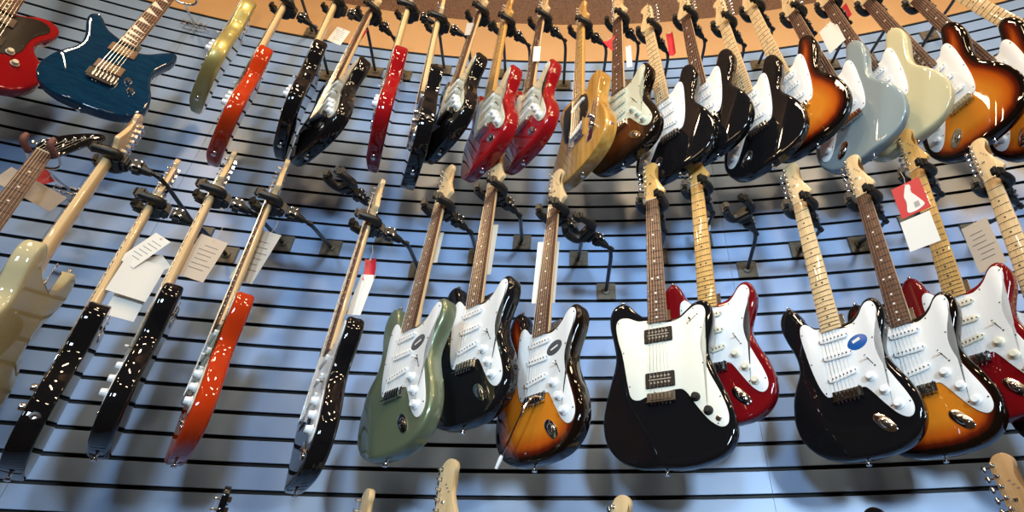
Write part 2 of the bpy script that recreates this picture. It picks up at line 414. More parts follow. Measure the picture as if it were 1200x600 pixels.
def peg_mesh(s, mtl):
    bm = bmesh.new()
    lathe(bm, (0, -.026, 0), (0, -1, 0), [(0, .0052), (.002, .0052), (.0022, .003), (.010, .0028), (.014, .0034), (.015, .002)], 12)
    box(bm, (s*.004, -.0085, 0), (.014, .009, .013), bev=.0015)
    tube(bm, [(s*.010, -.009, 0), (s*.022, -.009, 0)], .0022, 8)
    g = bmesh.ops.create_uvsphere(bm, u_segments=10, v_segments=8, radius=1)
    for v in g['verts']: v.co = Vector((v.co.x*.0065+s*.027, v.co.y*.0045-.009, v.co.z*.0088))
    return finish(bm, 'tuning_peg', M[mtl], 50)
def pickup_mesh(kind, cover):
    bm = bmesh.new()
    if kind == 'single':
        lp = spline([(-42, 0), (-38, 4), (-34, 8), (-20, 9), (20, 9), (34, 8), (38, 4), (42, 0), (38, -4), (34, -8), (20, -9), (-20, -9), (-34, -8), (-38, -4)], 3)
        slab(bm, lp, -6.5, 0, 1.2)
        for i in range(6): lathe(bm, ((-26+i*10.4)/1000, -.0065, 0), (0, -1, 0), [(0, .0025), (.0009, .0025)], 10, 1)
        for x in (-38, 38): lathe(bm, (x/1000, -.0045, 0), (0, -1, 0), [(0, .0022), (.0035, .002)], 8, 1)
    else:
        box(bm, (0, -.003, 0), (.082, .006, .044), bev=.0018)
        for r_ in (-9, 9):
            for i in range(6): lathe(bm, ((-25+i*10)/1000, -.006, r_/1000), (0, -1, 0), [(0, .0033), (.0012, .0033)], 10, 1)
        box(bm, (0, -.0062, 0), (.062, .0008, .003), mi=1)
    return finish(bm, 'pickup', [cover, M['chrome'] if kind == 'single' else M['pole']], 30)
def knob_mesh(mtl):
    bm = bmesh.new(); lathe(bm, (0, 0, 0), (0, -1, 0), [(0, .0125), (.003, .0125), (.0045, .0100), (.014, .0088), (.0155, .0078), (.0158, .0)], 20)
    return finish(bm, 'knob', mtl, 35)
def bridge_mesh():
    bm = bmesh.new(); box(bm, (0, -.0012, 0), (.078, .0024, .030), bev=.0008)
    box(bm, (0, -.006, -.013), (.078, .012, .003), bev=.0008)
    for i in range(6):
        x = (-26+i*10.4)/1000
        box(bm, (x, -.0068, .001), (.0092, .007, .020), bev=.0009)
        tube(bm, [(x, -.007, -.010), (x, -.007, -.021)], .0013, 6)
        lathe(bm, ((-32+i*13)/1000, -.002, .0125), (0, -1, 0), [(0, .0028), (.002, .0022)], 8)
    return finish(bm, 'bridge', M['chrome'], 30)
def tailblock_mesh():
    bm = bmesh.new(); box(bm, (0, -.006, 0), (.088, .012, .040), bev=.003)
    for i in range(6): box(bm, ((-27+i*10.8)/1000, -.014, -.004), (.009, .008, .034), bev=.0015)
    box(bm, (0, -.012, -.026), (.075, .006, .012), bev=.002)
    return finish(bm, 'bridge', M['chrome'], 30)
def jack_mesh():
    bm = bmesh.new()
    slab(bm, spline([(-33, 0), (-26, 10), (-10, 14), (10, 14), (26, 10), (33, 0), (26, -10), (10, -14), (-10, -14), (-26, -10)], 3), -2.2, 0, .8)
    g = bmesh.ops.create_uvsphere(bm, u_segments=14, v_segments=8, radius=1)
    for v in g['verts']: v.co = Vector((v.co.x*.019, v.co.y*.003-.0016, v.co.z*.0105))
    lathe(bm, (-.002, -.004, 0), (0, -1, 0), [(0, .0058), (.003, .0058)], 12)
    lathe(bm, (-.002, -.0072, 0), (0, -1, 0), [(0, .003), (.0004, .003)], 10, 1)
    return finish(bm, 'jack_plate', [M['chrome'], M['dot_dark']], 35)
def guard_mesh(kind, m, zo, mtl, rim):
    bm = bmesh.new(); lp = spline(mir(GUARD[kind], m), 5); slab(bm, lp, -25.0, -22.3, .8, 0, zo)
    n = len(lp); ins = inset(lp, 5)
    for i in range(0, n, max(1, n//11)):
        lathe(bm, (ins[i].x/1000, -.0249, (ins[i].y+zo)/1000), (0, -1, 0), [(0, .0024), (.0012, .0018)], 8, 1)
    return finish(bm, 'pickguard', [M[mtl], M['steel_dark']], 30)
def button_mesh():
    bm = bmesh.new(); lathe(bm, (0, 0, 0), (0, 0, 1), [(0, .0048), (.002, .0034), (.008, .0030), (.011, .0065), (.014, .0068), (.0155, .004)], 14)
    return finish(bm, 'strap_button', M['chrome'], 40)
def neckplate_mesh():
    bm = bmesh.new(); box(bm, (0, .0007, 0), (.051, .0016, .064), bev=.0006)
    for x in (-.019, .019):
        for z in (-.026, .026): lathe(bm, (x, .0014, z), (0, 1, 0), [(0, .004), (.0016, .003)], 10)
    return finish(bm, 'neck_plate', M['chrome'], 30)
def nut_mesh(zo):
    bm = bmesh.new(); box(bm, (0, -.0305, (zo+2)/1000), (.042, .0085, .0035), bev=.0006); return finish(bm, 'nut', M['aged_white'], 30)
def string_mesh(i, m, zo, zb, head=None):
    s = -1 if not m else 1
    x0 = s*(17.2-i*6.9); x1 = s*(26-i*10.4); px, pz = peg_pos(i, m, head)
    bm = bmesh.new(); rr = [.0006, .0005, .00042, .00036, .0003, .00025][i]
    tube(bm, [((px)/1000, -.034, (pz+zo)/1000), (x0/1000, -.0355, (zo+2)/1000), (x1/1000, -.0365, (zb+zo)/1000)], rr, 5)
    return finish(bm, 'string', M['string'], 60)
def peg_pos(i, m, head=None):
    if head == 'hooked': return (-10+i*17, 32+i*19.5)
    z = 38+i*23.5; x = -(17.5+i*.9)
    return ((-x if m else x), z)
def switch_mesh(cap):
    bm = bmesh.new(); box(bm, (0, -.0004, 0), (.028, .0008, .002), mi=1)
    for x in (-.019, .019): lathe(bm, (x, 0, 0), (0, -1, 0), [(0, .0028), (.0012, .002)], 8, 1)
    box(bm, (-.006, -.005, 0), (.0018, .010, .003), mi=1); box(bm, (-.007, -.013, 0), (.005, .009, .0055), mi=0, bev=.0012)
    return finish(bm, 'selector_switch', [cap, M['steel_dark']], 30)

def part(name, me, root, loc=(0, 0, 0), rot=None):
    o = bpy.data.objects.new(name, me); COL.objects.link(o); o.parent = root; o.location = loc
    if rot: o.rotation_euler = rot
    return o

def solve(p1, z1, p2, z2, a0=.30):
    """hang a straight body of known length between two seen points, as near plumb as possible"""
    L = abs(z1-z2)/1000; best = None; E3 = Vector((0, 0, EYE))
    a = .10
    while a < .60:
        T = at(*p1, a)-E3; d = ray(*p2); b = d.dot(T); disc = b*b-(T.dot(T)-L*L)
        if disc >= 0:
            for s in (-1, 1):
                Q = d*(b+s*math.sqrt(disc)); ax = (T-Q)/L; tilt = math.degrees(math.acos(max(-1, min(1, ax.z))))
                ab = WR-math.hypot(Q.x-WX, Q.y-WY)
                c = tilt+abs(a-a0)*15+(100 if ab < .08 else 0)
                if best is None or c < best[0]: best = (c, a, T+E3, ax)
        a += .005
    return best[1], best[2], best[3]

def guitar(label, group, kind, finish_, p1, z1, p2, z2, yaw, lefty=False, neck='maple', board='maple', guard='white_plastic', fix=None,
           head='strat', headmat=None, headface=None, pickups='single', cover='pure_white', knob='pure_white', a0=.30, lite=False, sticker=None, arm=False, inlay=None, blockbridge=False, guardkind=None):
    zo = BOTTOM[kind]
    if fix is None: a, T, ax = solve(p1, z1, p2, z2, a0)
    else:
        a, ab = fix if isinstance(fix, tuple) else (fix, fix); T = at(*p1, a)
        ax = (T-at(*p2, ab)).normalized() if p2 else Vector((0, 0, 1))
    S = 1.0
    if group.endswith('upper row') and a > .36:
        a2 = .36; T2 = at(*p1, a2); E3 = Vector((0, 0, EYE)); S = (T2-E3).length/(T-E3).length; T = T2; a = a2
    base = T-ax*((z1+zo)/1000*S)                       # bottom end of the body
    mid = T-ax*((z1+500)/1000*S)
    n0 = Vector((0, 0, EYE))-mid; n0.z = 0; n0.normalize(); n0 = (n0-ax*n0.dot(ax)).normalized()
    left = n0.cross(ax); n = n0*math.cos(R(yaw))+left*math.sin(R(yaw)); y = -n; x = y.cross(ax)
    Mw = (Matrix((x, y, ax)).transposed() @ Matrix.Scale(S, 3)).to_4x4(); Mw.translation = base
    root = bpy.data.objects.new('electric_guitar', None); COL.objects.link(root); root.matrix_world = Mw; root.empty_display_size = .1
    tag(root, label, 'guitar', group)
    m = lefty; s = 1 if m else -1
    part('body', body_mesh(kind, m, finish_), root)
    nk = part('neck', cached(('neck', zo, neck), lambda: neck_mesh(zo, neck)), root)
    hm = headmat or neck
    part('headstock', cached(('head', head, m, zo, hm, headface), lambda: head_mesh(head, m, zo, hm, headface)), root)
    dot = inlay or ('dot_pearl' if board == 'rosewood' else 'dot_dark')
    part('fretboard', cached(('board', zo, board, dot), lambda: board_mesh(zo, M[board], dot)), root)
    part('nut', cached(('nut', zo), lambda: nut_mesh(zo)), root)
    pm = cached(('peg', m), lambda: peg_mesh(-1 if not m else 1, 'chrome'))
    for i in range(6):
        px, pz = peg_pos(i, m, head); part('tuning_peg', pm, root, (px/1000, 0, (pz+zo)/1000))
    fy = -.0225; fx = -1 if m else 1
    gy = fy
    if guard:
        part('pickguard', cached(('guard', kind, m, zo, guard), lambda: guard_mesh(kind, m, zo, guard, None)), root); gy = -.0248
    zbr = -648
    if pickups == 'single' and kind != 'single':
        pk = cached(('pk', cover), lambda: pickup_mesh('single', M[cover]))
        for z, r_ in ((-490, 0), (-542, 0), (-600, 9)):
            part('pickup', pk, root, (0, gy, (z+zo)/1000), (0, R(-r_*fx), 0))
        kn = cached(('knob', knob), lambda: knob_mesh(M[knob]))
        for kx, kz in ((68, -622), (92, -664), (114, -706)): part('knob', kn, root, (fx*kx/1000, gy, (kz+zo)/1000))
        part('selector_switch', cached(('sw', knob), lambda: switch_mesh(M[knob])), root, (fx*.076, gy, (-578+zo)/1000), (0, R(62*fx), 0))
        part('jack_plate', cached(('jack',), jack_mesh), root, (fx*.070, fy, (-742+zo)/1000), (0, R(48*fx), 0))
    elif kind == 'single':
        pk = cached(('pk', cover), lambda: pickup_mesh('single', M[cover]))
        part('pickup', pk, root, (0, gy, (-492+zo)/1000)); part('pickup', pk, root, (0, fy-.003, (-622+zo)/1000), (0, R(-14), 0))
        bm_ = None
        def bp():
            b = bmesh.new(); box(b, (0, -.0012, 0), (.084, .0024, .085), bev=.0008)
            for sx in (-.041, .041): box(b, (sx, -.006, 0), (.002, .011, .085))
            for i in range(3): tube(b, [((-24+i*19)/1000, -.008, -.010), ((-8+i*19)/1000, -.008, -.010)], .0042, 8)
            return finish(b, 'bridge', M['chrome'], 30)
        part('bridge', cached(('tbridge',), bp), root, (0, fy, (-640+zo)/1000))
        def cp():
            b = bmesh.new(); slab(b, spline([(-16, 78), (-16, -78), (-10, -86), (0, -88), (10, -86), (16, -78), (16, 78), (10, 86), (0, 88), (-10, 86)], 6), -2, 0, .6); return finish(b, 'control_plate', M['chrome'], 30)
        part('control_plate', cached(('cplate',), cp), root, (.088, fy, (-650+zo)/1000), (0, R(12), 0))
        kn = cached(('knob', 'chrome'), lambda: knob_mesh(M['chrome']))
        for kx, kz in ((86, -640), (96, -690)): part('knob', kn, root, (kx/1000, fy-.002, (kz+zo)/1000))
        def js():
            b = bmesh.new(); lathe(b, (0, 0, 0), (1, 0, 0), [(-.002, .012), (.002, .012), (.0022, .007), (.0024, .0055), (.001, .005)], 16); return finish(b, 'jack_plate', M['chrome'], 30)
        part('jack_plate', cached(('sjack',), js), root, (.1575, 0, (-725+zo)/1000), (0, R(10), 0))
    else:
        pk = cached(('hb', cover), lambda: pickup_mesh('humbucker', M[cover]))
        zs = (-505, -640) if kind == 'offset' else (-498, -600)
        for z in zs: part('pickup', pk, root, (0, gy, (z+zo)/1000))
        kn = cached(('knob', knob), lambda: knob_mesh(M[knob]))
        if kind == 'offset':
            zbr = -690
            for kx, kz in ((92, -700), (122, -740)): part('knob', kn, root, (kx/1000, gy, (kz+zo)/1000))
            part('selector_switch', cached(('sw', 'black_plastic'), lambda: switch_mesh(M['black_plastic'])), root, (.100, gy, (-470+zo)/1000), (0, R(-40), 0))
            def jk():
                b = bmesh.new(); lathe(b, (0, 0, 0), (0, -1, 0), [(0, .008), (.002, .008), (.003, .005), (.004, .005)], 14); return finish(b, 'jack_plate', M['chrome'], 30)
            part('jack_plate', cached(('pjack',), jk), root, (.146, gy, (-762+zo)/1000))
        else:
            for kx, kz in ((66, -625), (90, -665)): part('knob', kn, root, (fx*kx/1000, gy, (kz+zo)/1000))
    if kind != 'single':
        part('bridge', cached(('bridge', blockbridge), tailblock_mesh if blockbridge else bridge_mesh), root, (0, gy if kind == 'offset' else fy-.001, ((zbr if kind == 'offset' else -652)+zo)/1000))
    for i in range(6):
        part('string', cached(('str', i, m, zo, zbr, head == 'hooked'), lambda: string_mesh(i, m, zo, zbr, head)), root)
    bt = cached(('btn',), button_mesh)
    part('strap_button', bt, root, (0, 0, -.000), (R(180), 0, 0))
    hx, hz = {'double': (-118, -353), 'single': (-100, -402), 'offset': (-112, -377), 'super': (-128, -375), 'rounded': (-108, -394)}[kind]
    part('strap_button', bt, root, (fx*hx/1000, 0, (hz+zo)/1000), (0, R(-12*fx), 0))
    part('neck_plate', cached(('nplate',), neckplate_mesh), root, (0, .0222, (-(430)+zo)/1000))
    if sticker:
        def st():
            b = bmesh.new(); slab(b, spline([(-28*math.cos(t), 20*math.sin(t)) for t in [2*math.pi*i/16 for i in range(16)]], 3), -.5, 0, .1)
            if sticker == 'sticker':
                box(b, (0, -.0006, .006), (.022, .0004, .008), mi=1)
            else:
                box(b, (0, -.0006, 0), (.026, .0004, .005), mi=1)
            return finish(b, 'sticker', [M[sticker], M['paper']], 30)
        part('sticker', cached(('stk', sticker), st), root, (.058, gy-.0003, (-520+zo)/1000), (0, R(-18), 0))
    if arm:
        def am():
            b = bmesh.new(); pts = bez((.030, -.004, 0), (.030, -.030, 0), (.026, -.045, -.01), (.012, -.048, -.05), 8)+[Vector((-.050, -.045, -.150))]
            tube(b, pts, .0028, 8); tube(b, [(-.046, -.045, -.142), (-.050, -.045, -.150), (-.062, -.045, -.172)], [.003, .0055, .004], 10, 1)
            return finish(b, 'tremolo_arm', [M['chrome'], M['pure_white']], 40)
        part('tremolo_arm', cached(('arm',), am), root, (0, fy-.002, (-655+zo)/1000))
    return root, Mw, a, zo

# ------------------------------------------------------------ hangers
def yoke_mesh():
    """two padded fingers and the body block; origin = neck axis just under the headstock, +y towards the wall"""
    bm = bmesh.new()
    box(bm, (0, .032, -.014), (.072, .034, .052), bev=.009)
    box(bm, (0, .052, -.016), (.050, .020, .044), bev=.006)
    for s in (-1, 1):
        tube(bm, bez((s*.020, .030, -.014), (s*.054, .030, -.016), (s*.048, -.006, -.018), (s*.043, -.036, -.014), 8), [.017, .019, .019, .018, .017, .016, .016, .015, .015], 10)
        box(bm, (s*.042, -.034, -.008), (.026, .030, .044), Matrix.Rotation(R(-s*18), 3, 'Z'), bev=.008)
        box(bm, (s*.031, -.049, -.002), (.026, .012, .034), Matrix.Rotation(R(-s*28), 3, 'Z'), bev=.005)
    for v in bm.verts: v.co = Vector((v.co.x*.86, v.co.y*.86, v.co.z*.86))
    return finish(bm, 'yoke', M['rubber'], 50)
def knuckle_mesh():
    bm = bmesh.new(); box(bm, (0, .012, 0), (.038, .036, .044), bev=.009)
    lathe(bm, (0, .026, -.004), (0, 1, -.2), [(0, .015), (.012, .013), (.026, .010)], 12)
    return finish(bm, 'swivel_joint', M['rubber'], 40)
def screw_mesh():
    bm = bmesh.new(); lathe(bm, (0, 0, 0), (1, 0, 0), [(-.0015, .0042), (.002, .0042), (.003, .0025)], 10); return finish(bm, 'screw', M['chrome'], 40)

def wall_plate(root, inv, W0):
    rd = radial(W0); tx = Vector((rd.y, -rd.x, 0))
    bm = bmesh.new(); T = Matrix((tx, rd, Vector((0, 0, 1)))).transposed()
    box(bm, (0, 0, 0), (.070, .006, .070), T, bev=.0015)
    box(bm, T @ Vector((0, .006, .034)), (.070, .008, .004), T)
    lathe(bm, T @ Vector((0, 0, 0)), -rd, [(0, .017), (.007, .016), (.010, .010)], 16)
    for v in bm.verts: v.co = inv @ (v.co+W0)
    part('wall_plate', finish(bm, 'wall_plate', M['plate'], 30), root)
def hanger(label, group, N, X, Y, Z, drop=.0, side=0):
    """N = neck point at the nut; X, Y, Z = axes of the held guitar"""
    Mw = Matrix((X, Y, Z)).transposed().to_4x4(); Mw.translation = N
    root = bpy.data.objects.new('guitar_hanger', None); COL.objects.link(root); root.matrix_world = Mw; root.empty_display_size = .05
    tag(root, label, 'hanger', group)
    part('yoke', cached(('yoke',), yoke_mesh), root, (0, -.013, 0))
    kj = part('swivel_joint', cached(('knuckle',), knuckle_mesh), root, (0, .050, -.014))
    sm = cached(('screw',), screw_mesh)
    for yy in (.004, .020):
        for zz in (-.010, .010):
            part('screw', sm, kj, (.019, yy, zz))
    K = Mw @ Vector((0, .104, -.022))
    rd = radial(K); tx = Vector((rd.y, -rd.x, 0))
    r = math.hypot(K.x-WX, K.y-WY)
    W0 = K+rd*(WR-r)+tx*side; rr = radial(W0); W0 = Vector((WX, WY, 0))+rr*(WR-.004)+Vector((0, 0, K.z-drop))
    kk = round((W0.z-Z_K0)/PITCH_SLAT-.5); W0.z = Z_K0+(kk+.5)*PITCH_SLAT      # hooked in a groove
    inv = Mw.inverted()
    e1 = K+(Mw.to_3x3() @ Vector((0, .022, -.004)))
    pts = [K-(Mw.to_3x3() @ Vector((0, .012, 0))), K]+bez(K, e1, e1.lerp(W0, .15)+Vector((0, 0, .0)), e1.lerp(W0, .35), 6)[1:]+[W0-rr*.006]
    bm = bmesh.new(); tube(bm, pts, .0068, 10)
    lathe(bm, e1-(e1-K).normalized()*.012, (e1-K), [(0, .009), (.014, .009)], 12)
    for v in bm.verts: v.co = inv @ v.co
    part('arm', finish(bm, 'arm', M['arm'], 50), root)
    wall_plate(root, inv, W0)
    return root

# ------------------------------------------------------------ the guitars
UP = 'electric guitars hung in the upper row'; LO = 'electric guitars hung in the lower row'; BO = 'electric guitars whose headstocks rise at the bottom edge'
HU = 'hangers of the upper row'; HL = 'hangers of the lower row'; HB = 'hangers of the bottom row'
RW = dict(board='rosewood')
G = {}
def add(key, short, label, group, *a, hside=0, hang=True, **k):
    root, Mw, aa, zo = guitar(label, group, *a, **k)
    G[key] = (Mw, aa, zo)
    if hang:
        X, Y, Z = (Mw.to_3x3().col[i].normalized() for i in range(3))
        hg = {UP: HU, LO: HL, BO: HB}[group]
        hanger('black wall hanger of '+short, hg, Mw @ Vector((0, -.013, (zo-4)/1000)), X, Y, Z, drop={UP: -.10, LO: -.08, BO: 0}[group], side=hside)

# bottom row: only the tops of the headstocks rise into view
add('B0', '', 'guitar with a black headstock seen edge-on, rising at the bottom left', BO, 'double', 'black', (279, 572), 178, None, 0, 88, fix=.34, headmat='black', hang=False)
add('B1', '', 'narrow maple headstock tip at the bottom edge, left of a taller maple headstock', BO, 'double', 'black', (443, 575), 178, None, 0, 70, fix=.34, hang=False)
add('B2', '', 'maple headstock rising highest at the bottom edge, below the sage green guitar', BO, 'double', 'sunburst', (537, 541), 178, None, 0, 48, fix=.34, hang=False)
add('B3', '', 'small maple headstock tip at the bottom edge, under the black offset guitar', BO, 'double', 'red', (735, 583), 178, None, 0, 34, fix=.34, hang=False, neck='maple')
add('B4', '', 'large brown headstock at the bottom right corner', BO, 'double', 'sunburst', (1176, 534), 178, None, 0, 16, fix=.36, neck='oak', hang=False)
add('B5', '', 'black headstock tip barely rising at the bottom edge, below the blue-stickered guitar', BO, 'double', 'black', (1027, 597), 178, None, 0, 20, fix=.34, headmat='black', hang=False)
# lower row, left to right
add('L1', '', 'dark-headed guitar with bound rosewood fretboard leaning in from the left edge', LO, 'double', 'black', (49, 184), 0, (0, 250), -300, 5, fix=.28, head='hooked', headmat='black', board='rosewood', cover='black_plastic', hang=False)
add('L2', 'the cream guitar seen from behind', 'cream double-cutaway guitar seen from behind at the left edge, lower row', LO, 'double', 'cream', (173, 140), 175, (57, 312), -400, 112)
add('L3', 'the leftmost black edge-on guitar', 'black single-cutaway guitar hung edge-on, lower row, beside the cream one', LO, 'single', 'black', (217, 192), 178, (12, 556), -810, 95, guard=None, head='slim')
add('L4', 'the black edge-on guitar beside the orange one', 'black guitar hung edge-on with white knobs, lower row, left of the orange one', LO, 'double', 'black', (283, 182), 178, (113, 533), -813, 94)
add('L5', 'the glossy orange guitar', 'glossy orange guitar turned nearly edge-on, lower row', LO, 'double', 'orange', (344, 192), 178, (206, 541), -813, 86, board='rosewood', guard='mint_plastic')
add('L6', 'the narrow black guitar right of the orange one', 'black guitar turned edge-on with a white pickguard, lower row, right of the orange one', LO, 'double', 'black', (455, 215), 178, (347, 575), -813, 80, **RW)
add('L7', 'the sage green guitar', 'sage green metallic guitar with white pickguard', LO, 'double', 'sage', (534, 199), 178, (453, 540), -813, 58, sticker='sticker_dark', **RW)
add('L8', 'the black guitar right of the sage green one', 'black guitar with white pickguard and rosewood neck between sage green and sunburst guitars', LO, 'double', 'black', (590, 182), 178, (543, 502), -813, 50, **RW)
add('L9', 'the sunburst guitar with the white-tipped arm', 'sunburst guitar with white-tipped tremolo arm dangling, middle of the lower row', LO, 'double', 'sunburst', (660, 204), 178, (627, 546), -813, 46, arm=True, sticker='sticker_dark', **RW)
add('L10', 'the black offset guitar', 'large black offset guitar with two dark pickups and cream-white pickguard', LO, 'offset', 'black', (765, 197), 178, (782, 550), -868, 15, neck='amber', board='rosewood', guard='cream_guard', pickups='humbucker', cover='black_plastic', knob='black_plastic')
add('L11', 'the red guitar behind the offset black one', 'deep red guitar with amber maple neck, half hidden behind the black offset guitar', LO, 'double', 'darkred', (816, 177), 178, (834, 369), -460, 18, fix=(.335, .283), neck='amber', board='amber', cover='aged_white', knob='aged_white')
add('L12', 'the black guitar with the blue sticker', 'black guitar with white pickguard and oval blue sticker', LO, 'double', 'black', (930, 197), 178, (1017, 539), -813, 18, sticker='sticker')
add('L13', 'the sunburst guitar right of the blue-stickered one', 'sunburst guitar with rosewood neck, lower row right, beside the black stickered guitar', LO, 'double', 'sunburst', (1002, 187), 178, (1107, 535), -813, 17, **RW)
add('L14', 'the red guitar with the red and white tag', 'red guitar with maple neck and red and white tag, lower row at the right edge', LO, 'double', 'darkred', (1065, 157), 178, (1125, 350), -460, 18, neck='amber', board='amber', cover='aged_white', knob='aged_white')
add('L15', 'the last maple-necked guitar at the right edge', 'maple-necked guitar cut off by the right edge, beige tag on its headstock', LO, 'double', 'darkburst', (1150, 168), 178, (1205, 310), -330, 16, fix=.36)
# upper row, left to right
add('U1', '', 'red guitar with black pickguard and rounded horns cut off by the left edge', UP, 'rounded', 'red', (4, 16), -446, (-56, 104), -800, 10, neck='amber', board='rosewood', guard='black_plastic', guardkind='rounded', pickups='humbucker', cover='chrome', knob='aged_white', hang=False, fix=0.3)
add('U2', '', 'translucent blue guitar with pointed horns and two brown pickups, upper left', UP, 'super', 'blue', (148, 60), -470, (100, 119), -800, 16, board='rosewood', inlay='dot_shark', guard=None, pickups='humbucker', cover='pickup_brown', knob='chrome', blockbridge=True, hang=False, fix=.27)
add('U3', 'the gold edge-on guitar', 'gold guitar hung edge-on in the upper row, right of the blue one', UP, 'double', 'gold', (300, 0), -230, (210, 150), -813, 96, fix=.46)
add('U4', 'the orange-red edge-on guitar', 'orange-red guitar hung edge-on in the upper row', UP, 'double', 'orange', (341, 10), 0, (252, 178), -813, 94)
add('U5', 'the black edge-on guitar in the upper row', 'black guitar hung edge-on, upper row, beside the orange-red one', UP, 'double', 'black', (400, 8), 0, (329, 168), -813, 96)
add('U6', 'the black guitar left of the narrow red one', 'black guitar with aged pickguard and rosewood neck, upper row, left of the narrow red one', UP, 'double', 'black', (440, 19), 0, (402, 97), -460, 72, guard='grey_plastic', **RW, fix=0.44)
add('U7', 'the narrow red edge-on guitar', 'bright red guitar hung edge-on, so only its narrow side shows, upper row', UP, 'double', 'red', (485, 14), 0, (438, 182), -813, 94)
add('U8', 'the black edge-on guitar right of the narrow red one', 'black single-cutaway guitar hung edge-on, upper row, right of the narrow red one', UP, 'single', 'black', (520, 28), 0, (484, 200), -810, 88, guard=None)
add('U9', 'the black guitar left of the two red ones', 'black guitar with aged pickguard, upper row, left of the two red ones', UP, 'double', 'black', (567, 20), 0, (541, 100), -460, 68, guard='mint_plastic', **RW, fix=0.44)
add('U10', 'the red guitar with amber maple neck', 'red guitar with amber maple neck, left of the two red guitars side by side', UP, 'double', 'red', (597, 32), 0, (583, 105), -460, 64, neck='amber', board='amber', guard='mint_plastic', fix=0.45)
add('U11', 'the red guitar with rosewood neck', 'red guitar with rosewood neck, right of the two red guitars side by side', UP, 'double', 'red', (640, 27), 0, (627, 107), -460, 60, guard='mint_plastic', **RW, fix=0.45)
add('U12', 'the honey yellow guitar', 'honey yellow wood-grained single-cutaway guitar with dark pickguard', UP, 'single', 'natural', (687, 35), 0, (685, 118), -460, 56, neck='amber', board='amber', guard='black_plastic', fix=0.46)
add('U13', 'the dark guitar with mint pickguard', 'dark brown guitar with mint pickguard and rosewood neck, right of the honey yellow one', UP, 'double', 'darkburst', (729, 28), 0, (730, 120), -460, 40, guard='mint_plastic', cover='mint_plastic', knob='mint_plastic', **RW, fix=0.46)
LF = dict(lefty=True); LY = 42
add('U14', 'the first black left-handed guitar', 'black left-handed guitar with maple neck, beside the dark mint-pickguard one', UP, 'double', 'black', (765, 40), 0, (780, 116), -460, 30, **LF, fix=.40)
add('U15', 'the black left-handed guitar with rosewood neck', 'black left-handed guitar with rosewood neck, between two maple-necked black ones', UP, 'double', 'black', (808, 25), 0, (825, 105), -460, 28, **LF, **RW, fix=.40)
add('U16', 'the black left-handed guitar next to a sunburst one', 'black left-handed guitar with maple neck, just left of a sunburst one', UP, 'double', 'black', (853, 32), 0, (876, 103), -460, 25, **LF, fix=.40)
add('U17', 'the sunburst guitar left of the ice blue one', 'sunburst left-handed guitar between black and ice blue ones, upper right', UP, 'double', 'sunburst', (886, 14), 0, (919, 85), -460, 22, **LF, fix=.42)
add('U18', 'the ice blue guitar', 'ice blue-grey left-handed guitar, upper right', UP, 'double', 'bluegrey', (934, 20), 0, (967, 79), -460, 20, **LF, **RW, fix=.42)
add('U19', 'the cream left-handed guitar', 'pale cream left-handed guitar between ice blue and sunburst ones', UP, 'double', 'cream', (975, 8), 0, (1017, 73), -460, 17, **LF, **RW, fix=.42)
add('U20', 'the sunburst guitar right of the cream one', 'sunburst left-handed guitar directly right of the pale cream one', UP, 'double', 'sunburst', (1022, 5), 0, (1070, 58), -460, 15, **LF, **RW, fix=0.45)
add('U21', 'the sunburst guitar at the top right corner', 'sunburst left-handed guitar in the top right corner', UP, 'double', 'sunburst', (1078, 2), 0, (1132, 52), -460, 13, **LF, **RW, fix=0.44)
add('U22', 'the last guitar of the upper row', 'dark sunburst guitar cut off by the right edge, last of the upper row', UP, 'double', 'darkburst', (1145, 5), -200, (1200, 36), -400, 12, **LF, fix=0.42)

# ------------------------------------------------------------ empty hangers
def frame_at(px, a, yaw, roll=0):
    N = at(*px, a); n0 = Vector((0, 0, EYE))-N; n0.z = 0; n0.normalize(); Z = Vector((0, 0, 1)); left = n0.cross(Z)
    n = n0*math.cos(R(yaw))+left*math.sin(R(yaw)); Y = -n; X = Y.cross(Z)
    if roll:
        q = Matrix.Rotation(R(roll), 3, Y); X = q @ X; Z = q @ Z
    return N, X, Y, Z
HE = 'empty hangers between the guitars'
hanger('empty black wall hanger with open fingers, left of the middle, above a narrow black guitar', HE, *frame_at((405, 212), .36, 62, 12), drop=-.05)
hanger('empty black wall hanger right of the sunburst guitar with white-tipped arm', HE, *frame_at((683, 268), .34, 48, -14), drop=0)
hanger('empty black wall hanger between the red and the blue-stickered guitars', HE, *frame_at((867, 246), .30, 16, -8), drop=0)

